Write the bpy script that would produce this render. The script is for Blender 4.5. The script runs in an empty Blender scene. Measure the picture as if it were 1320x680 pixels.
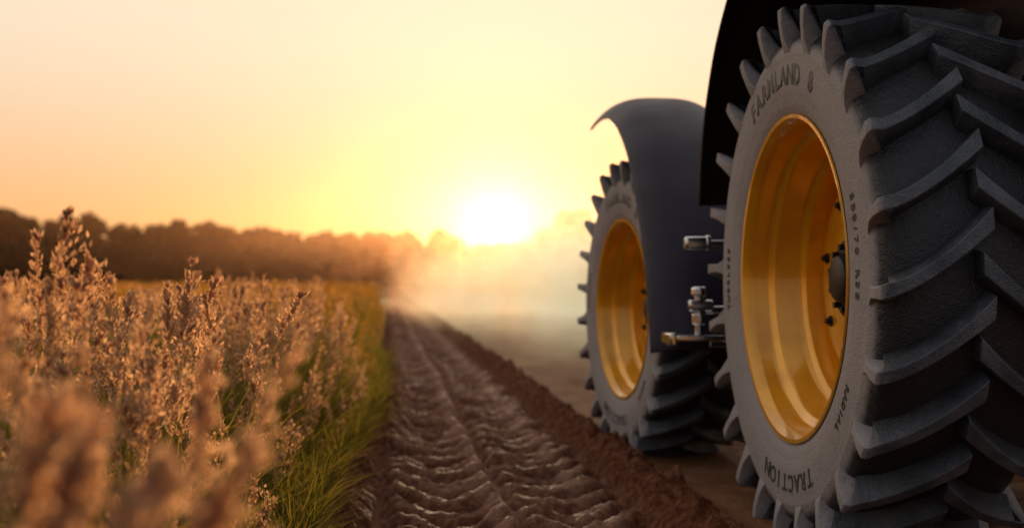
import bpy, bmesh, math, random
import numpy as np
from mathutils import Vector, Matrix
rng=np.random.default_rng(7); random.seed(7)
scene=bpy.context.scene
R=math.radians
CAMZ=0.95
SUN_AZ=R(5.0); SUN_EL=R(4.0)
def sdir(el): return Vector((math.sin(SUN_AZ)*math.cos(el),math.cos(SUN_AZ)*math.cos(el),math.sin(el)))
S=sdir(SUN_EL); SG=sdir(R(2.3))

# ---------------- helpers ----------------
def link(o):
    scene.collection.objects.link(o); return o
def np_mesh(name,verts,quads=None,faces=None,mats=(),smooth=False,attrs=None,matidx=None):
    me=bpy.data.meshes.new(name)
    if quads is not None:
        verts=np.asarray(verts,dtype=np.float32); quads=np.asarray(quads,dtype=np.int32)
        k=quads.shape[1]
        me.vertices.add(len(verts)); me.vertices.foreach_set('co',verts.ravel())
        me.loops.add(quads.size); me.loops.foreach_set('vertex_index',quads.ravel())
        me.polygons.add(len(quads))
        me.polygons.foreach_set('loop_start',np.arange(0,quads.size,k,dtype=np.int32))
        me.polygons.foreach_set('loop_total',np.full(len(quads),k,dtype=np.int32))
        me.update(calc_edges=True)
    else:
        me.from_pydata([tuple(v) for v in verts],[],faces); me.update()
    if smooth:
        me.polygons.foreach_set('use_smooth',np.ones(len(me.polygons),dtype=bool))
    for m in mats: me.materials.append(m)
    if matidx is not None: me.polygons.foreach_set('material_index',np.asarray(matidx,dtype=np.int32))
    if attrs:
        for n,a in attrs.items():
            at=me.attributes.new(n,'FLOAT','POINT'); at.data.foreach_set('value',np.asarray(a,dtype=np.float32).ravel())
    me.update()
    return link(bpy.data.objects.new(name,me))
def hash2(ix,iy,seed):
    h=(ix.astype(np.int64)*374761393+iy.astype(np.int64)*668265263+seed*974634777)&0x7fffffff
    h=((h^(h>>13))*1274126177)&0x7fffffff
    h=h^(h>>16)
    return (h&0xffff)/65535.0
def vnoise(x,y,seed=0):
    ix=np.floor(x);iy=np.floor(y);fx=x-ix;fy=y-iy
    fx=fx*fx*(3-2*fx);fy=fy*fy*(3-2*fy)
    a=hash2(ix,iy,seed);b=hash2(ix+1,iy,seed);c=hash2(ix,iy+1,seed);d=hash2(ix+1,iy+1,seed)
    return (a*(1-fx)+b*fx)*(1-fy)+(c*(1-fx)+d*fx)*fy
def fbm(x,y,oct=4,seed=0):
    s=0;a=1;t=0
    for i in range(oct):
        s=s+a*vnoise(x*2**i+17*i,y*2**i-9*i,seed+i);t+=a;a*=.5
    return s/t-.5
def sstep(a,b,x):
    t=np.clip((x-a)/(b-a),0,1);return t*t*(3-2*t)

class NT:
    def __init__(s,tree): s.t=tree; s.n=tree.nodes; s.l=tree.links
    def new(s,typ,**kw):
        n=s.n.new(typ)
        for k,v in kw.items(): setattr(n,k,v)
        return n
    def put(s,sock,v):
        if isinstance(v,bpy.types.NodeSocket): s.l.new(v,sock)
        elif v is not None: sock.default_value=v
    def math(s,op,a,b=None,c=None,clamp=False):
        n=s.new('ShaderNodeMath',operation=op,use_clamp=clamp)
        s.put(n.inputs[0],a)
        if b is not None: s.put(n.inputs[1],b)
        if c is not None: s.put(n.inputs[2],c)
        return n.outputs[0]
    def mix(s,f,a,b,blend='MIX'):
        n=s.new('ShaderNodeMix',data_type='RGBA',blend_type=blend)
        s.put(n.inputs[0],f); s.put(n.inputs[6],a); s.put(n.inputs[7],b)
        return n.outputs[2]
    def ss(s,x,a,b,lo=0.,hi=1.):
        n=s.new('ShaderNodeMapRange',interpolation_type='SMOOTHSTEP')
        s.put(n.inputs[0],x);s.put(n.inputs[1],a);s.put(n.inputs[2],b);s.put(n.inputs[3],lo);s.put(n.inputs[4],hi)
        return n.outputs[0]
    def noise(s,vec,scale,detail=4,rough=.55):
        n=s.new('ShaderNodeTexNoise'); 
        if vec is not None: s.l.new(vec,n.inputs['Vector'])
        n.inputs['Scale'].default_value=scale;n.inputs['Detail'].default_value=detail;n.inputs['Roughness'].default_value=rough
        return n.outputs[0]
    def attr(s,name):
        return s.new('ShaderNodeAttribute',attribute_name=name).outputs['Fac']
def newmat(name):
    m=bpy.data.materials.new(name);m.use_nodes=True
    t=NT(m.node_tree)
    for n in list(t.n): t.n.remove(n)
    out=t.new('ShaderNodeOutputMaterial')
    return m,t,out
def c4(c): return (c[0],c[1],c[2],1)
def princ(name,col,rough=.5,metal=0.,bump=0.,bscale=40,var=.15,vscale=6,coat=0.,col2=None,spec=.5):
    m,t,out=newmat(name)
    p=t.new('ShaderNodeBsdfPrincipled'); t.l.new(p.outputs[0],out.inputs[0])
    tc=t.new('ShaderNodeTexCoord').outputs['Object']
    nz=t.noise(tc,vscale,5,.6)
    f=t.ss(nz,.35,.7)
    b=col2 or tuple(min(1,c*(1-var*2)) for c in col)
    t.l.new(t.mix(f,c4(col),c4(b)),p.inputs['Base Color'])
    p.inputs['Metallic'].default_value=metal
    t.l.new(t.math('MULTIPLY_ADD',nz,.25,rough-.12),p.inputs['Roughness'])
    p.inputs['Coat Weight'].default_value=coat
    p.inputs['Specular IOR Level'].default_value=spec
    if bump>0:
        bn=t.new('ShaderNodeBump');bn.inputs['Strength'].default_value=bump;bn.inputs['Distance'].default_value=.01
        t.l.new(t.noise(tc,bscale,4),bn.inputs['Height']);t.l.new(bn.outputs[0],p.inputs['Normal'])
    return m

# ---------------- materials ----------------
def tyre_mat():
    m,t,out=newmat('rubber_dusty')
    p=t.new('ShaderNodeBsdfPrincipled');t.l.new(p.outputs[0],out.inputs[0])
    tc=t.new('ShaderNodeTexCoord').outputs['Object']
    d=t.attr('dust');lg=t.attr('lug')
    n1=t.noise(tc,5,6,.65);n2=t.noise(tc,45,4,.6)
    f=t.math('ADD',d,t.math('MULTIPLY_ADD',n1,.95,-.47))
    f=t.math('ADD',f,t.math('MULTIPLY_ADD',n2,.55,-.27))
    f=t.ss(f,.05,1.12)
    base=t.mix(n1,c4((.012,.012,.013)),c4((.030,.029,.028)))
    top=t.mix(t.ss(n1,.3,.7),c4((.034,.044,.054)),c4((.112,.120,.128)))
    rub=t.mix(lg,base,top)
    t.l.new(t.mix(f,rub,c4((.37,.325,.30))),p.inputs['Base Color'])
    t.l.new(t.ss(f,0,1,.36,.8),p.inputs['Roughness'])
    b=t.new('ShaderNodeBump');b.inputs['Strength'].default_value=.55;b.inputs['Distance'].default_value=.008
    t.l.new(t.math('ADD',n2,t.noise(tc,160,2)),b.inputs['Height']);t.l.new(b.outputs[0],p.inputs['Normal'])
    return m
M_tyre=tyre_mat()
M_rim=princ('rim_yellow_paint',(.95,.45,.012),.20,.32,.04,20,.10,5,coat=.7,col2=(.78,.34,.010))
M_bolt=princ('dark_steel',(.03,.03,.035),.45,.6)
M_letter=princ('raised_lettering_rubber',(.06,.055,.055),.6)
M_fend=princ('fender_navy_paint',(.020,.013,.028),.48,0,.04,30,.12,4,spec=.38)
M_fend2=princ('fender_dark_paint',(.030,.011,.008),.5,0,.04,30,.12,4,spec=.3)
M_body=princ('body_dark_paint',(.012,.016,.014),.35,0,0,30,.1,4,coat=.5)
M_chrome=princ('chrome',(.75,.74,.74),.18,1.0,.03,60,.1,8)
M_black=princ('black_plastic',(.012,.012,.013),.5)
M_glass=princ('cab_glass',(.03,.035,.04),.1,0,coat=1)

def ground_mat():
    m,t,out=newmat('soil')
    p=t.new('ShaderNodeBsdfPrincipled');t.l.new(p.outputs[0],out.inputs[0])
    tc=t.new('ShaderNodeTexCoord').outputs['Object']
    dry=t.attr('dry');road=t.attr('road');field=t.attr('field')
    n1=t.noise(tc,3,6,.6);n2=t.noise(tc,28,5,.65);n3=t.noise(tc,120,3,.6)
    soil=t.mix(t.ss(n2,.35,.7),c4((.115,.038,.018)),c4((.29,.115,.058)))
    drc=t.mix(n3,c4((.44,.22,.13)),c4((.62,.37,.24)))
    f=t.ss(t.math('ADD',dry,t.math('MULTIPLY_ADD',n2,.6,-.3)),.03,.85)
    c=t.mix(f,soil,drc)
    rc=t.mix(t.ss(n1,.3,.7),c4((.24,.105,.048)),c4((.38,.19,.098)))
    rc=t.mix(t.ss(n2,.45,.75,0,.5),rc,c4((.12,.055,.03)))
    c=t.mix(road,c,rc)
    fc=t.mix(n1,c4((.10,.09,.03)),c4((.20,.14,.06)))
    c=t.mix(field,c,fc)
    t.l.new(c,p.inputs['Base Color'])
    trench_sheen=t.attr('trench_sheen')
    t.l.new(t.math('MULTIPLY_ADD',trench_sheen,-.22,.95),p.inputs['Roughness'])
    t.l.new(t.math('MULTIPLY_ADD',trench_sheen,.27,.03),p.inputs['Specular IOR Level'])
    p.inputs['Specular Tint'].default_value=(1,.60,.38,1)  # orange tint puts warm low light into the soil's sheen
    b=t.new('ShaderNodeBump');b.inputs['Strength'].default_value=1.;b.inputs['Distance'].default_value=.028
    t.l.new(t.math('ADD',n2,t.math('MULTIPLY',n3,.7)),b.inputs['Height']);t.l.new(b.outputs[0],p.inputs['Normal'])
    return m
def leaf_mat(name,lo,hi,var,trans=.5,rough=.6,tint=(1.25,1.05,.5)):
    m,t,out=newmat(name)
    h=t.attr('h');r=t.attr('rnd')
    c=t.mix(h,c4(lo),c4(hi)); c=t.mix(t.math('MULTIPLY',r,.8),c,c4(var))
    dif=t.new('ShaderNodeBsdfDiffuse');t.l.new(c,dif.inputs['Color'])
    tr=t.new('ShaderNodeBsdfTranslucent');t.l.new(t.mix(1.,c,c4(tint),'MULTIPLY'),tr.inputs[0])
    mx=t.new('ShaderNodeMixShader');mx.inputs[0].default_value=trans
    t.l.new(dif.outputs[0],mx.inputs[1]);t.l.new(tr.outputs[0],mx.inputs[2]);t.l.new(mx.outputs[0],out.inputs[0])
    return m
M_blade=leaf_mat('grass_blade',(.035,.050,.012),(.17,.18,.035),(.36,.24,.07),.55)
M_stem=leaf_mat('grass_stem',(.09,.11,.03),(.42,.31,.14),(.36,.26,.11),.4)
M_plume=leaf_mat('grass_seed_head',(.54,.36,.22),(.80,.62,.45),(.25,.15,.10),.66,.7,(1.25,1.04,.76))
M_wheat=leaf_mat('wheat_ear',(.44,.24,.07),(.66,.39,.13),(.30,.2,.07),.55)
M_treeleaf=leaf_mat('tree_foliage',(.018,.018,.016),(.032,.030,.024),(.045,.03,.025),.2)
M_bark=princ('tree_bark',(.05,.04,.03),.9)

# ---------------- ground ----------------
def edge_y(y): return -.31+.20*sstep(5.0,9.0,y)
def prof(X,Y):
    wob=.015*np.sin(Y*.9)+.02*np.sin(Y*.31+1)+.03*fbm(Y*.8,Y*0+3,2,5)
    x=X+wob*sstep(70,20,Y)*np.where((X>-.4)&(X<1.4),1,0)
    fade=sstep(70,15,Y)
    n_big=fbm(X*3,Y*3,4,11); n_f=fbm(X*14,Y*14,4,21); n_ff=fbm(X*45,Y*45,3,31)
    edge=.05*n_big
    le=edge_y(Y)+.12
    tr=sstep(-.04,.20,x+edge-le)*sstep(1.09,.98,x+edge)
    z=.04*sstep(.12,-.1,x-le)-.095*tr
    z-=.03*tr*np.exp(-((x-.26)/.16)**2)+.03*tr*np.exp(-((x-.78)/.15)**2)
    berm=np.exp(-((x-1.17+edge)/.11)**2)
    lb=np.exp(-((x-le)/.1)**2)
    z+=berm*(.105+.07*n_big)
    def imprint(c,hw,per,ph,curve,seed):
        xi=(x-c)/hw
        m=sstep(1.1,.75,np.abs(xi))
        w=fbm(x*3,Y*2.5,2,seed)*.16
        p=(Y+curve(xi)+w)/per+ph
        fr=p-np.floor(p)
        r=sstep(.0,.38,fr)*sstep(1.,.66,fr)
        return m*r*(.85+.7*fbm(x*4,Y*4,2,seed+3)),m
    a,ma=imprint(.24,.27,.30,0,lambda xi:-.20*np.abs(xi)**1.6+.06*xi,41)
    b,mb=imprint(.77,.26,.30,.4,lambda xi:-.20*np.abs(xi)**1.6-.06*xi,51)
    s1=np.exp(-((x-.46)/.075)**2);s2=np.exp(-((x-.88)/.08)**2)
    z+=(a*.125+b*.120)*fade+s1*.03*(1+n_big)+s2*.015
    rough=tr*.50+berm*1.9+lb*1.3+.12
    z+=rough*(n_f*.055+n_ff*.022)*sstep(60,8,Y)
    clod=np.clip(fbm(X*11+5,Y*11,2,71)-.14,0,1)*.30*(berm+lb+.25*tr)
    z+=clod*sstep(40,8,Y)
    z+=sstep(1.35,1.6,X)*sstep(6,5,X)*(.03*n_big+.012*n_f)
    dry=np.clip(a*.26+b*.28+s1*.36+s2*.32+berm*.10*(1+n_f)-.03+n_f*.5,0,1)
    road=sstep(1.22,1.46,x+edge)*sstep(6.5,5.5,X)
    field=np.maximum(sstep(.02,-.2,X-le),sstep(6,7,X))
    trench_sheen=tr*sstep(45,12,Y)  # trench sheen mask, added to imitate warm light glancing off the soil
    return z,dry,road,field,trench_sheen
xs=np.concatenate([-np.geomspace(1.05,900,45)[::-1],np.linspace(-1,1.5,250),np.linspace(1.53,6,70),np.geomspace(6.3,900,30)])
ys=[2.2]
while ys[-1]<1200: ys.append(ys[-1]+max(.012,.0038*ys[-1]))
ys=np.concatenate([[-600,-200,-60,-20,-8,-3,-1,0],np.arange(.3,2.19,.03),ys])
XX,YY=np.meshgrid(xs,ys)
Z,dry,road,field,trench_sheen=prof(XX,YY)
ny,nx=XX.shape
V=np.stack([XX,YY,Z],-1).reshape(-1,3)
idx=np.arange(nx*ny).reshape(ny,nx)
Q=np.stack([idx[:-1,:-1],idx[:-1,1:],idx[1:,1:],idx[1:,:-1]],-1).reshape(-1,4)
np_mesh('ground',V,quads=Q,mats=[ground_mat()],smooth=True,attrs={'dry':dry,'road':road,'field':field,'trench_sheen':trench_sheen})

# ---------------- grass generators ----------------
def ribbons(P0,H,dirx,diry,bend,W,seg,curlpow=2.0):
    N=len(H);t=np.linspace(0,1,seg+1)[None,:]
    off=bend[:,None]*H[:,None]*t**curlpow
    z=H[:,None]*(t-.25*np.abs(bend[:,None])*t**3)
    cx=P0[:,0:1]+dirx[:,None]*off; cy=P0[:,1:2]+diry[:,None]*off; cz=P0[:,2:3]+z
    ang=rng.uniform(0,2*np.pi,N); wx=np.cos(ang)[:,None];wy=np.sin(ang)[:,None]
    w=W[:,None]*(1-t**2.2)*.5+.0004
    L=np.stack([cx-wx*w,cy-wy*w,cz],-1);Rr=np.stack([cx+wx*w,cy+wy*w,cz],-1)
    v=np.stack([L,Rr],2).reshape(N,-1,3)
    base=(np.arange(N)*(2*(seg+1)))[:,None]
    k=np.arange(seg)*2
    q=np.stack([base+k,base+k+1,base+k+3,base+k+2],-1).reshape(-1,4)
    h=np.repeat(np.broadcast_to(t,(N,seg+1))[:,:,None],2,2)
    return v.reshape(-1,3),q,h.reshape(-1)
def heads(P0,H,dirx,diry,bend,nb,ns,hl,bl,sl,sw,tight=.42):
    N=len(H)
    tb=rng.uniform(0,1,(N,nb,1))
    az=rng.uniform(0,2*np.pi,(N,nb,1))
    s=np.linspace(.1,1,ns)[None,None,:]+rng.uniform(-.06,.06,(N,nb,ns))
    HL=(hl*rng.uniform(.7,1.3,(N)))[:,None,None]
    T=1-(HL/H[:,None,None])*(1-tb)
    brl=bl*(1-.75*tb)*rng.uniform(.5,1.2,(N,nb,1))
    off=bend[:,None,None]*H[:,None,None]*T**2
    px=P0[:,0][:,None,None]+dirx[:,None,None]*off
    py=P0[:,1][:,None,None]+diry[:,None,None]*off
    pz=P0[:,2][:,None,None]+H[:,None,None]*(T-.25*np.abs(bend[:,None,None])*T**3)
    x=px+np.cos(az)*brl*s*tight+dirx[:,None,None]*.3*brl*s*s
    y=py+np.sin(az)*brl*s*tight+diry[:,None,None]*.3*brl*s*s
    z=pz+brl*s*.95-.25*brl*s*s
    C=np.stack([x,y,z],-1).reshape(-1,3);n=len(C)
    C+=rng.normal(0,.002,(n,3))
    a=np.stack([np.cos(az)*np.ones_like(s)*.6,np.sin(az)*np.ones_like(s)*.6,np.ones_like(x)],-1).reshape(-1,3)+rng.normal(0,.35,(n,3))
    a/=np.linalg.norm(a,axis=1,keepdims=True)
    b=np.cross(a,rng.normal(0,1,(n,3)));b/=np.linalg.norm(b,axis=1,keepdims=True)
    l=(sl*rng.uniform(.6,1.3,n))[:,None];w=(sw*rng.uniform(.6,1.3,n))[:,None]
    v=np.stack([C-a*l*.5,C+b*w*.5-a*l*.05,C+a*l*.5,C-b*w*.5-a*l*.05],1)
    q=(np.arange(n)*4)[:,None]+np.arange(4)[None,:]
    return v.reshape(-1,3),q,np.repeat(rng.uniform(0,1,n),4)
def assemble(name,parts,mats):
    vs=[];qs=[];hs=[];rs=[];mi=[];o=0
    for v,q,h,r,m in parts:
        vs.append(v);qs.append(q+o);hs.append(h);rs.append(r);mi.append(np.full(len(q),m));o+=len(v)
    return np_mesh(name,np.concatenate(vs),quads=np.concatenate(qs),mats=mats,attrs={'h':np.concatenate(hs),'rnd':np.concatenate(rs)},matidx=np.concatenate(mi))
def hfun(x,y):
    d=np.clip(-(x-edge_y(y)),0,5)
    return .22+.66*sstep(0,.38,d)+.20*fbm(x*1.6,y*1.6,2,91)
def scat(n,y0,y1,pw=1.):
    out=[]
    while sum(len(o) for o in out)<n:
        y=rng.uniform(y0,y1,n*2);x=rng.uniform(-.45*y1-1.6,0,n*2)
        k=(x>(-.45*y-1.6))&(x<edge_y(y)+.03)
        out.append(np.stack([x[k],y[k]],-1))
    return np.concatenate(out)[:n]
parts=[]
def add_blades(P,Hs,wid,seg,bendr,m=0):
    N=len(P);a=rng.uniform(0,2*np.pi,N);dx=np.cos(a)+.35;dy=np.sin(a)
    P0=np.concatenate([P,np.full((N,1),-.01)],1)
    v,q,h=ribbons(P0,Hs,dx,dy,bendr,np.full(N,wid)*rng.uniform(.6,1.4,N),seg)
    r=np.repeat(rng.uniform(0,1,N)**2,2*(seg+1));parts.append((v,q,h,r,m))
def add_stalks(P,Hs,nb,ns,hl,bl,sl,sw,wid=.003,seg=5,lean=.10,pm=2):
    N=len(P);a=rng.uniform(0,2*np.pi,N);dx=np.cos(a)+.3;dy=np.sin(a)
    bend=rng.uniform(.02,lean*2,N)
    P0=np.concatenate([P,np.full((N,1),-.01)],1)
    v,q,h=ribbons(P0,Hs,dx,dy,bend,np.full(N,wid),seg)
    parts.append((v,q,h,np.repeat(rng.uniform(0,1,N),2*(seg+1)),1))
    v,q,r=heads(P0,Hs,dx,dy,bend,nb,ns,hl,bl,sl,sw)
    parts.append((v,q,rng.uniform(0,1,len(v)),r*.9,pm))
def prune(P,ymin=1.15):
    d=np.hypot(P[:,0],P[:,1]);return P[(d>ymin)]
P=prune(scat(21000,.6,10)); 
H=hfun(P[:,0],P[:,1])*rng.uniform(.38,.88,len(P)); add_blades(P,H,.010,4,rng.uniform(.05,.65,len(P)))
n=6500;y=rng.uniform(1.6,14,n);P=np.stack([edge_y(y)+.06-np.abs(rng.normal(0,.14,n)),y],-1)
H=.10+.20*rng.uniform(0,1,n);add_blades(P,H,.007,4,rng.uniform(.1,1.0,n))
cc=prune(scat(300,.8,10),1.3)
P=np.repeat(cc,4,0)+rng.normal(0,.06,(len(cc)*4,2))
n=230;y=rng.uniform(2.6,10,n);Pe=np.stack([edge_y(y)-rng.uniform(.08,.65,n),y],-1)
P=np.concatenate([P,Pe])
P=prune(P[P[:,0]<edge_y(P[:,1])-.02],1.9)
keep=rng.uniform(0,1,len(P))<(.5+.5*sstep(0,.3,-(P[:,0]-edge_y(P[:,1]))))
P=P[keep];H=hfun(P[:,0],P[:,1])*rng.uniform(.72,1.14,len(P))
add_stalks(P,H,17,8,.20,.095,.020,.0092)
P=np.array([[-.85,3.0],[-.80,2.9],[-.92,3.2],[-.83,3.1],[-.62,3.5],[-.55,3.3],[-.58,3.45],[-.9,4.2],[-1.1,4.4],[-.5,3.9],[-.75,4.4],[-.45,3.6],[-1.3,5.2],[-1.0,5.6],[-.48,3.7],[-.70,3.8]])
H=np.array([1.14,1.06,1.0,1.08,1.04,.99,.95,1.0,1.03,.96,1.0,.94,1.0,1.02,.98,1.0]);add_stalks(P,H,26,9,.22,.10,.020,.0095)
n=32;y=rng.uniform(.85,1.6,n);P=np.stack([-y*rng.uniform(.12,.36,n)-.03,y],-1);H=rng.uniform(.66,.89,n)-.12*(P[:,0]>-.22)
add_stalks(P,H,22,9,.17,.08,.020,.011)
P=np.array([[-.215,1.15],[-.30,1.3]]);H=np.array([1.0,.95]);add_stalks(P,H,16,8,.15,.06,.014,.007)
assemble('wild_grass',parts,[M_blade,M_stem,M_plume])
parts=[]
P=scat(13000,9.5,34);H=hfun(P[:,0],P[:,1])*rng.uniform(.6,.92,len(P));add_blades(P,H,.018,2,rng.uniform(.05,.4,len(P)))
P=scat(8000,9.5,40);H=hfun(P[:,0],P[:,1])*rng.uniform(.82,1.08,len(P));add_stalks(P,H,7,3,.17,.07,.042,.018,.006,2,.08)
def canopy(sx,x0,x1,nx_,y0,y1,fn):
    xs=np.geomspace(x0,x1,nx_)*sx
    if sx<0: xs=xs[::-1]
    ys=np.geomspace(y0,y1,260);X,Y=np.meshgrid(xs,ys)
    Z=fn(X,Y);idx=np.arange(X.size).reshape(X.shape)
    q=np.stack([idx[:-1,:-1],idx[:-1,1:],idx[1:,1:],idx[1:,:-1]],-1).reshape(-1,4)
    v=np.stack([X,Y,Z],-1).reshape(-1,3)
    parts.append((v,q,rng.uniform(0,1,len(v)),rng.uniform(0,1,len(v)),3))
canopy(-1,.25,170,200,15,158,lambda X,Y:-.06+.78*sstep(.2,.9,-X)*sstep(15,26,Y)+.10*fbm(X*3,Y*3,3,3)+rng.uniform(-.05,.05,X.shape))
canopy(1,7,170,120,12,158,lambda X,Y:-.06+.78*sstep(7,8,X)*sstep(12,14,Y)+.10*fbm(X*3,Y*3,3,4)+rng.uniform(-.05,.05,X.shape))
assemble('grain_field',parts,[M_blade,M_stem,M_wheat,M_wheat])

# ---------------- distant trees ----------------
def treeline():
    px=[-400,0,60,120,180,215,300,400,500,550,575,605,690,722,760,850,1000,1320,1700]
    py=[276,272,285,277,296,279,290,297,300,301,296,314,312,262,266,285,280,280,270]
    V=[];h=[];r=[];trunkV=[];trunkF=[]
    def quads(C,size):
        n=len(C);a=rng.normal(0,1,(n,3));a/=np.linalg.norm(a,axis=1,keepdims=True)
        b=np.cross(a,rng.normal(0,1,(n,3)));b/=np.linalg.norm(b,axis=1,keepdims=True)
        s=(size*rng.uniform(.5,1.3,n))[:,None]
        V.append(np.stack([C-a*s,C+b*s*.7,C+a*s,C-b*s*.7],1).reshape(-1,3))
        h.append(np.repeat(rng.uniform(0,1,n),4)); r.append(np.repeat(rng.uniform(0,1,n),4))
    p=-420.
    while p<1750:
        for row in range(2):
            pp=p+random.uniform(-14,14)+row*15
            D=random.uniform(163,172)+row*16
            az=math.atan((pp-660)/1600)+R(5.71)
            top=CAMZ+(362-np.interp(pp,px,py))/1600*D/math.cos(az-R(5.71))*random.uniform(.88,1.0)
            x=D*math.tan(az);y=D
            w=random.uniform(2.8,4.2)
            base=len(trunkV);k=6
            for zz,rr in((0,.28),(top*.45,.18),(top*.8,.06)):
                for j in range(k):
                    a=j*2*math.pi/k;trunkV.append((x+rr*math.cos(a),y+rr*math.sin(a),zz))
            for l in range(2):
                for j in range(k):
                    trunkF.append((base+l*k+j,base+l*k+(j+1)%k,base+(l+1)*k+(j+1)%k,base+(l+1)*k+j))
            nl=random.randint(6,9)
            for L in range(nl):
                t=L/(nl-1);cz=top*(.25+.62*t);rr=w*(1-.45*t*t)*random.uniform(.6,1)
                a=random.uniform(0,6.28);rad=w*.5*(1-t)
                c=np.array([x+rad*math.cos(a),y+rad*math.sin(a),cz])
                n=80;d=rng.normal(0,1,(n,3));d/=np.linalg.norm(d,axis=1,keepdims=True)
                rs=rng.uniform(.35,1.0,(n,1))**.5
                q=c+d*rs*np.array([rr*.8,rr*.8,min(top*.17,rr*.7)]);q=q[q[:,2]<top+.2]
                quads(q,.5)
        n=200;az=math.atan((p-660)/1600)+R(5.71)
        C=np.stack([160*math.tan(az)+rng.uniform(-2.5,2.5,n),160+rng.uniform(0,20,n),rng.uniform(0,1,n)**1.2*5.0],-1)
        quads(C,.75)
        p+=26
    Vv=np.concatenate(V);nq=len(Vv)//4;Q=np.arange(nq*4).reshape(-1,4)
    tv=np.array(trunkV);tq=np.array(trunkF)+len(Vv)
    allv=np.concatenate([Vv,tv]);hh=np.concatenate(h+[np.zeros(len(tv))]);rr=np.concatenate(r+[np.zeros(len(tv))])
    np_mesh('distant_trees',allv,quads=np.concatenate([Q,tq]),mats=[M_treeleaf,M_bark],attrs={'h':hh,'rnd':rr},matidx=np.concatenate([np.zeros(nq),np.ones(len(tq))]))
treeline()

# ---------------- tractor ----------------
tractor=link(bpy.data.objects.new('tractor',None))
def par(o,p=None):
    o.parent=p or tractor;return o
def autosharp(o,ang=35):
    me=o.data;me.polygons.foreach_set('use_smooth',np.ones(len(me.polygons),dtype=bool))
    me.set_sharp_from_angle(angle=R(ang))
def revolve(profile,n=176,closed=False):
    v=[];f=[]
    m=len(profile)
    for i in range(n):
        th=2*math.pi*i/n
        for u,r in profile: v.append((u,r*math.cos(th),r*math.sin(th)))
    for i in range(n):
        a=i*m;b=((i+1)%n)*m
        for j in range(m-1): f.append((a+j,a+j+1,b+j+1,b+j))
    return v,f
def build_tyre():
    half=[(-.225,.585),(-.262,.600),(-.285,.622),(-.297,.650),(-.3035,.675),(-.3045,.690),(-.3075,.697),(-.3085,.730),(-.3110,.765),(-.3115,.800),(-.3085,.832),(-.3095,.839),(-.3085,.848),(-.303,.866),(-.292,.890),(-.272,.912),(-.24,.928),(-.17,.940),(-.09,.947),(0,.950)]
    prof_=half+[(-u,r) for u,r in half[::-1][1:]]
    v,f=revolve(prof_,192)
    dust=[];lug=[]
    for (x,y,z) in v:
        r=math.hypot(y,z)
        dust.append(1.0 if (r<.868) else max(0,1-(r-.868)/.03)*.95+.02);lug.append(0.)
    nl=24
    def addlug(sgn,th0):
        rings=[]
        ja=random.uniform(-.004,.004)
        rings.append((-.302,.835,-.285,.82,.044,.046,-.014,1.))
        rings.append((-.316,.864,-.285,.83,.027,.032,-.007,1.))
        rings.append((-.328,.905,-.275,.86,.0165,.024,.0,1.))
        rings.append((-.336,.960,-.260,.89,.0175,.027,.004,.95))
        rings.append((-.337,1.008,-.25,.90,.0225,.032,.008,.75))
        rings.append((-.322,1.021,-.25,.91,.0225,.033,.013,.28))
        for t in np.linspace(0.08,1,11):
            u=-.310+t*.330
            rt=1.022-.010*(u/.3)**2
            hw=.0215+.013*t**2.5
            rings.append((u,rt,u,.92,hw,hw+.012+.010*t,.014+.215*t**1.4+ja,.08))
        base=len(v)
        for (ut,rt,ub,rb,hwt,hwb,dth,du) in rings:
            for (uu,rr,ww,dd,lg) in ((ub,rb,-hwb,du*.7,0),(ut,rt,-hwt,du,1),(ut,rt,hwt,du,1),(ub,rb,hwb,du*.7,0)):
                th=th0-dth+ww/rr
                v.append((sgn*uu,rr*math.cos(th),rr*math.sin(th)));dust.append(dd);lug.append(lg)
        m=len(rings)
        for k in range(m-1):
            a=base+4*k;b=a+4
            for j in range(3):
                q=(a+j,a+j+1,b+j+1,b+j)
                f.append(q if sgn>0 else q[::-1])
        q=(base,base+1,base+2,base+3);f.append(q[::-1] if sgn>0 else q)
        a=base+4*(m-1);q=(a,a+1,a+2,a+3);f.append(q if sgn>0 else q[::-1])
    for i in range(nl):
        addlug(1,2*math.pi*i/nl);addlug(-1,2*math.pi*(i+.5)/nl)
    return v,f,dust,lug
tv,tf,td,tl=build_tyre()
def mk_tyre_mesh():
    o=np_mesh('tyre',tv,faces=tf,mats=[M_tyre],smooth=True)
    at=o.data.attributes.new('dust','FLOAT','POINT');at.data.foreach_set('value',np.array(td,dtype=np.float32))
    at=o.data.attributes.new('lug','FLOAT','POINT');at.data.foreach_set('value',np.array(tl,dtype=np.float32))
    bm=bmesh.new();bm.from_mesh(o.data);bmesh.ops.recalc_face_normals(bm,faces=bm.faces);bm.to_mesh(o.data);bm.free()
    autosharp(o,32)
    b=o.modifiers.new('bev','BEVEL');b.width=.0035;b.segments=2;b.limit_method='ANGLE';b.angle_limit=R(32)
    return o
def mk_rim():
    p=[(-.20,.582),(-.258,.592),(-.280,.606),(-.288,.620),(-.294,.618),(-.292,.604),(-.278,.590),(-.262,.578),(-.250,.574),(-.205,.570),(-.190,.564),(-.180,.550),(-.172,.535),(-.160,.528),(-.085,.520),(-.072,.512),(-.064,.490),(-.054,.478),(.02,.470),(.045,.462),(.052,.44),(.030,.43),(.002,.418),(-.010,.40),(-.016,.36),(-.016,.275),(-.026,.262),(-.040,.235),(-.044,.215),(-.044,.17),(-.046,.0)]
    v,f=revolve(p,144)
    v2,f2=revolve([(.045,.46),(.12,.47),(.17,.53),(.25,.575),(.285,.61)],144)
    o_=len(v);v+=v2;f+=[tuple(i+o_ for i in q) for q in f2]
    o=np_mesh('rim',v,faces=f,mats=[M_rim]);autosharp(o,30);return o
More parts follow.
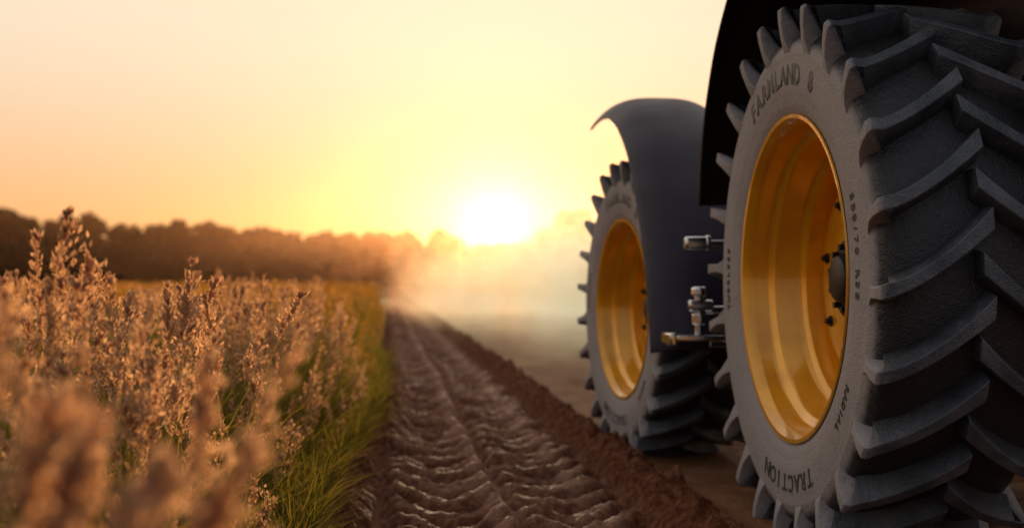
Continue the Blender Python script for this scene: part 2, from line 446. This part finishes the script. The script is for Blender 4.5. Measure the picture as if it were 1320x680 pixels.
def mk_hub():
    v=[];f=[]
    def add(vv,ff):
        o=len(v);v.extend(vv);f.extend([tuple(i+o for i in q) for q in ff])
    a,b=revolve([(-.040,.150),(-.058,.150),(-.064,.142),(-.066,.10),(-.078,.094),(-.100,.085),(-.106,.07),(-.107,.0)],40);add(a,b)
    def cyl(cy,cz,u0,u1,r,n=6):
        vv=[];ff=[]
        for u,rr in((u0,r),(u1,r),(u1,.0001)):
            for j in range(n):
                t=2*math.pi*j/n;vv.append((u,cy+rr*math.cos(t),cz+rr*math.sin(t)))
        for l in range(2):
            for j in range(n): ff.append((l*n+j,l*n+(j+1)%n,(l+1)*n+(j+1)%n,(l+1)*n+j))
        add(vv,ff)
    for i in range(10):
        t=2*math.pi*(i+.3)/10;cyl(.120*math.cos(t),.120*math.sin(t),-.06,-.088,.013)
    for i in range(8):
        t=2*math.pi*(i+.25)/8;cyl(.335*math.cos(t),.335*math.sin(t),-.014,-.024,.022,12);cyl(.335*math.cos(t),.335*math.sin(t),-.023,-.040,.013)
    o=np_mesh('hub',v,faces=f,mats=[M_bolt]);autosharp(o,30);return o
def mk_letters():
    bm=bmesh.new()
    def put(ch,phi,r,size):
        cu=bpy.data.curves.new('c','FONT');cu.body=ch;cu.size=size;cu.extrude=.0022;cu.align_x='CENTER';cu.resolution_u=3;cu.offset=.0018
        ob=bpy.data.objects.new('c',cu);link(ob);bpy.context.view_layer.update()
        me=bpy.data.meshes.new_from_object(ob.evaluated_get(bpy.context.evaluated_depsgraph_get()))
        up=Vector((0,-math.sin(phi),math.cos(phi)));rt=Vector((0,-math.cos(phi),-math.sin(phi)));nr=Vector((-1,0,0))
        M=Matrix((rt,up,nr)).transposed().to_4x4();M.translation=up*r+nr*.3105
        me.transform(M);bm.from_mesh(me);bpy.data.objects.remove(ob);bpy.data.meshes.remove(me)
    def word(s,phi0,r,size,sp):
        for i,ch in enumerate(s):
            if ch!=' ': put(ch,phi0+(i-(len(s)-1)/2)*sp,r,size)
    word('FARMLAND 8',R(-2),.730,.105,.103)
    word('TRACTION',R(176),.735,.09,.093)
    word('580/70 R38',R(82),.74,.045,.048)
    word('RADIAL',R(125),.74,.04,.044)
    word('TUBELESS',R(270),.74,.045,.046)
    me=bpy.data.meshes.new('lettering');bm.to_mesh(me);bm.free();me.materials.append(M_letter)
    return link(bpy.data.objects.new('lettering',me))
T=mk_tyre_mesh();RM=mk_rim();HB=mk_hub();LT=mk_letters()
def wheel(name,loc,scale,rotz,spin,mirror=False,first=False):
    e=link(bpy.data.objects.new(name,None));e.parent=tractor
    e.location=loc;e.rotation_euler=(0,0,rotz);e.scale=((-scale[0] if mirror else scale[0]),scale[1],scale[2])
    for o in (T,RM,HB,LT):
        c=o if first else link(o.copy())
        c.parent=e;c.rotation_euler=(spin,0,0)
wheel('rear_wheel',(1.80,4.58,.96),(1,1,1),0,R(3),first=True)
wheel('rear_wheel_right',(3.70,4.58,.96),(1,1,1),0,R(8),mirror=True)
s=.815
wheel('front_wheel',(1.54,6.92,.795),(s,s,s),R(6),R(9))
wheel('front_wheel_right',(3.96,6.92,.795),(s,s,s),R(6),R(2),mirror=True)
LT.rotation_euler=(0,0,0)

def fender(name,path,x0,x1,crown,mat,flip=False,pw=3.5):
    path=np.array(path,float)
    d=np.concatenate([[0],np.cumsum(np.hypot(*np.diff(path,axis=0).T))]);tt=np.linspace(0,d[-1],64)
    P=np.stack([np.interp(tt,d,path[:,0]),np.interp(tt,d,path[:,1])],-1)
    for _ in range(12): P[1:-1]=.25*P[:-2]+.5*P[1:-1]+.25*P[2:]
    T_=np.gradient(P,axis=0);T_/=np.linalg.norm(T_,axis=1,keepdims=True)
    Nn=np.stack([-T_[:,1],T_[:,0]],-1)
    c=P.mean(0)-np.array([0,.6]);sg=np.sign(((P-c)*Nn).sum(1));Nn*=sg[:,None]
    ss=np.linspace(0,1,25);v=[]
    for i in range(64):
        for s_ in ss:
            o=crown*(1-abs(2*s_-1)**pw)
            v.append((x0+(x1-x0)*s_,P[i,0]+Nn[i,0]*o,P[i,1]+Nn[i,1]*o))
    idx=np.arange(64*25).reshape(64,25)
    q=np.stack([idx[:-1,:-1],idx[:-1,1:],idx[1:,1:],idx[1:,:-1]],-1).reshape(-1,4)
    o=np_mesh(name,np.array(v),quads=q,mats=[mat],smooth=True)
    so=o.modifiers.new('s','SOLIDIFY');so.thickness=.014;so.offset=0
    b=o.modifiers.new('b','BEVEL');b.width=.004;b.segments=2;b.limit_method='ANGLE'
    return par(o)
fp=[(7.72,1.90),(7.50,1.93),(7.13,1.90),(6.80,1.80),(6.5,1.62),(6.25,1.33),(6.05,1.0),(5.96,.75),(5.93,.60)]
fender('front_fender',fp,1.27,1.90,.12,M_fend)
fender('front_fender_right',fp,3.60,4.23,.12,M_fend)
rp=[]
for a,r in((17,1.21),(24,1.245),(35,1.30),(50,1.36),(65,1.40),(80,1.41),(95,1.40),(108,1.37),(120,1.34)):
    rp.append((4.58+r*math.cos(R(a)),.95+r*math.sin(R(a))))
fender('rear_fender',rp,1.46,2.22,.05,M_fend2,pw=6)
fender('rear_fender_right',rp,3.28,4.04,.05,M_fend2,pw=6)

def box(name,x0,x1,y0,y1,z0,z1,mat,bev=.02,taper=None):
    v=[(x,y,z) for z in(z0,z1) for y in(y0,y1) for x in(x0,x1)]
    if taper:
        cx=(x0+x1)/2;cy=(y0+y1)/2
        v=[(cx+(x-cx)*taper[0],cy+(y-cy)*taper[1],z) if z==z1 else (x,y,z) for x,y,z in v]
    f=[(0,2,3,1),(4,5,7,6),(0,1,5,4),(2,6,7,3),(0,4,6,2),(1,3,7,5)]
    o=np_mesh(name,v,faces=f,mats=[mat])
    b=o.modifiers.new('b','BEVEL');b.width=bev;b.segments=4;b.limit_method='ANGLE'
    o.data.polygons.foreach_set('use_smooth',np.ones(6,dtype=bool));o.data.set_sharp_from_angle(angle=R(50))
    return par(o)
def cyl(name,p0,p1,r,mat,n=28,bev=.006,r2=None):
    p0=Vector(p0);p1=Vector(p1);bm=bmesh.new()
    bmesh.ops.create_cone(bm,cap_ends=True,segments=n,radius1=r,radius2=r if r2 is None else r2,depth=(p1-p0).length)
    me=bpy.data.meshes.new(name);bm.to_mesh(me);bm.free();me.materials.append(mat)
    o=link(bpy.data.objects.new(name,me));o.matrix_world=Matrix.Translation((p0+p1)/2)@(p1-p0).to_track_quat('Z','Y').to_matrix().to_4x4()
    autosharp(o,40)
    if bev: b=o.modifiers.new('b','BEVEL');b.width=bev;b.segments=3;b.limit_method='ANGLE';b.angle_limit=R(50)
    return par(o)
box('chassis',2.50,3.00,3.9,8.0,.62,1.05,M_black,.04)
box('hood',2.38,3.12,5.5,8.15,1.055,1.82,M_body,.10,(.86,.96))
box('grille',2.45,3.05,8.10,8.20,1.1,1.6,M_black,.02)
box('cab_base',2.265,3.235,3.7,5.45,1.06,1.75,M_body,.05)
box('inner_fender_panel',2.215,2.26,3.45,5.6,1.15,2.25,M_fend2,.01)
box('inner_fender_panel_right',3.24,3.285,3.45,5.6,1.15,2.25,M_fend2,.01)
box('cab_glass',2.30,3.20,3.75,5.40,1.755,2.75,M_glass,.05,(.9,.92))
for i,(x,y) in enumerate(((2.31,3.78),(3.19,3.78),(2.31,5.36),(3.19,5.36))):
    cyl('cab_pillar_%d'%i,(x,y,1.7),(2.75+(x-2.75)*.9,4.58+(y-4.58)*.92,2.78),.035,M_black,12)
box('cab_roof',2.2,3.3,3.65,5.5,2.76,2.95,M_body,.07)
cyl('rear_axle',(1.9,4.58,.95),(3.6,4.58,.95),.14,M_black)
cyl('front_axle',(1.7,6.92,.785),(3.8,6.92,.785),.085,M_black)
cyl('exhaust',(2.32,5.9,1.5),(2.32,5.9,2.7),.05,M_black)
box('fuel_tank',2.15,2.55,5.15,6.0,.55,1.0,M_black,.08)
Ys=5.72
cyl('marker_peg',(1.385,Ys,1.125),(1.50,Ys,1.125),.036,M_chrome,32,.012)
cyl('marker_peg_arm',(1.49,Ys,1.125),(2.4,Ys,1.125),.018,M_chrome,16,0)
cyl('peg_collar',(1.485,Ys,1.125),(1.505,Ys,1.125),.042,M_chrome,32,.004)
cyl('coupling_post',(1.455,Ys,.70),(1.455,Ys,.90),.022,M_chrome,24,.006)
cyl('coupling_cap',(1.455,Ys,.875),(1.455,Ys,.925),.038,M_chrome,32,.014)
cyl('coupling_sleeve',(1.455,Ys,.745),(1.455,Ys,.80),.036,M_chrome,32,.008)
cyl('coupling_knob',(1.40,Ys-.01,.835),(1.52,Ys-.01,.835),.030,M_chrome,28,.012)
cyl('coupling_arm',(1.47,Ys,.815),(2.4,Ys,.815),.02,M_chrome,16,0)
box('step_plate',1.30,1.56,Ys-.09,Ys+.10,.672,.700,M_chrome,.010)
box('step_edge',1.296,1.33,Ys-.093,Ys+.103,.650,.712,M_chrome,.012)
box('step_bracket',1.50,2.4,Ys-.025,Ys+.025,.640,.670,M_chrome,.006)

# ---------------- volumes: haze and dust ----------------
def volbox(name,x0,x1,y0,y1,z0,z1):
    v=[(x,y,z) for z in(z0,z1) for y in(y0,y1) for x in(x0,x1)]
    f=[(0,2,3,1),(4,5,7,6),(0,1,5,4),(2,6,7,3),(0,4,6,2),(1,3,7,5)]
    return np_mesh(name,v,faces=f)
hz=volbox('haze',-90,110,60,160,-.5,10)
m,t,out=newmat('haze_air')
vs=t.new('ShaderNodeVolumeScatter');vs.inputs['Color'].default_value=(1,.58,.32,1);vs.inputs['Density'].default_value=.0005;vs.inputs['Anisotropy'].default_value=.90
t.l.new(vs.outputs[0],out.inputs['Volume']);hz.data.materials.append(m)
du=volbox('dust_cloud',-.4,8,9,43,.02,3.4)
m,t,out=newmat('road_dust')
vs=t.new('ShaderNodeVolumeScatter');vs.inputs['Color'].default_value=(1,.68,.44,1);vs.inputs['Anisotropy'].default_value=.46
tc=t.new('ShaderNodeTexCoord').outputs['Object'];sp=t.new('ShaderNodeSeparateXYZ');t.l.new(tc,sp.inputs[0])
x,y,z=sp.outputs
nz=t.noise(tc,.85,3,.6)
xe=t.math('ADD',x,t.math('MULTIPLY_ADD',y,.062,-2.30))
xe=t.math('ADD',xe,t.math('MULTIPLY_ADD',nz,2.0,-1.0))
mx=t.ss(xe,-.20,.5)
mx=t.math('MULTIPLY',mx,t.ss(x,7.8,5.,0.,1.))
zz=t.math('ADD',z,t.math('MULTIPLY_ADD',nz,-5.0,2.5))
zt=t.math('SUBTRACT',zz,t.math('MULTIPLY',x,.28))
mz=t.ss(zt,1.5,.4,0.,1.)
my=t.math('MULTIPLY',t.ss(y,9.2,13.),t.ss(y,42.5,34.,0.,1.))
d=t.math('MULTIPLY',t.math('MULTIPLY',mx,mz),my)
d=t.math('MULTIPLY',d,t.ss(nz,.40,.60,.25,1.5))
d=t.math('MULTIPLY',d,.095)
t.l.new(d,vs.inputs['Density']);t.l.new(vs.outputs[0],out.inputs['Volume']);du.data.materials.append(m)

# ---------------- world ----------------
w=bpy.data.worlds.new('World');scene.world=w;w.use_nodes=True
t=NT(w.node_tree)
for n in list(t.n): t.n.remove(n)
out=t.new('ShaderNodeOutputWorld')
sky=t.new('ShaderNodeTexSky',sky_type='NISHITA');sky.sun_disc=False;sky.sun_elevation=SUN_EL;sky.sun_rotation=SUN_AZ;sky.dust_density=2.0
bg=t.new('ShaderNodeBackground');t.l.new(sky.outputs[0],bg.inputs[0]);bg.inputs[1].default_value=.010
tc=t.new('ShaderNodeTexCoord').outputs['Generated']
dp=t.new('ShaderNodeVectorMath',operation='DOT_PRODUCT');t.l.new(tc,dp.inputs[0]);dp.inputs[1].default_value=SG
ang=t.math('ARCCOSINE',t.math('MINIMUM',dp.outputs['Value'],.99999))
sp=t.new('ShaderNodeSeparateXYZ');t.l.new(tc,sp.inputs[0])
el=sp.outputs[2]
base=t.mix(t.ss(el,-.01,.22),c4((.80,.35,.11)),c4((.87,.72,.54)))
base=t.mix(t.ss(el,.20,.7),base,c4((.62,.57,.54)))
back=t.mix(t.ss(el,0,.6),c4((.24,.21,.22)),c4((.29,.32,.39)))
base=t.mix(t.ss(ang,1.1,2.3),base,back)
g1=t.math('MULTIPLY',t.math('EXPONENT',t.math('MULTIPLY',ang,-5.5)),.32)
g2=t.math('MULTIPLY',t.math('EXPONENT',t.math('MULTIPLY',ang,-15.)),1.0)
a3=t.math('DIVIDE',ang,.016);g3=t.math('MULTIPLY',t.math('EXPONENT',t.math('MULTIPLY',a3,-1.)),3.8)
def sc(c,f): 
    n=t.new('ShaderNodeVectorMath',operation='SCALE');n.inputs[0].default_value=c;t.l.new(f,n.inputs['Scale']);return n.outputs[0]
def add(a,b):
    n=t.new('ShaderNodeVectorMath',operation='ADD');t.l.new(a,n.inputs[0]);t.l.new(b,n.inputs[1]);return n.outputs[0]
tot=add(add(base,sc((.9,.42,.16),g1)),add(sc((1,.48,.20),g2),sc((1,.72,.46),g3)))
bg2=t.new('ShaderNodeBackground');t.l.new(tot,bg2.inputs[0]);bg2.inputs[1].default_value=1.
ad=t.new('ShaderNodeAddShader');t.l.new(bg.outputs[0],ad.inputs[0]);t.l.new(bg2.outputs[0],ad.inputs[1]);t.l.new(ad.outputs[0],out.inputs[0])

# ---------------- sun ----------------
L=bpy.data.lights.new('sun','SUN');L.energy=5;L.angle=R(.5);L.color=(1,.58,.28)
lo=link(bpy.data.objects.new('sun',L));lo.rotation_euler=S.to_track_quat('Z','Y').to_euler();lo.location=(10,60,20)

# ---------------- camera ----------------
cam=bpy.data.cameras.new('camera');co=link(bpy.data.objects.new('camera',cam));scene.camera=co
cam.sensor_width=36;cam.lens=36*1600/1320;cam.clip_end=3000;cam.clip_start=.05
co.location=(0,0,CAMZ);co.rotation_euler=(R(90+.79),0,R(-5.71))
cam.dof.use_dof=True;cam.dof.focus_distance=3.9;cam.dof.aperture_fstop=1.8
scene.view_settings.view_transform='Standard';scene.view_settings.look='None';scene.view_settings.exposure=0
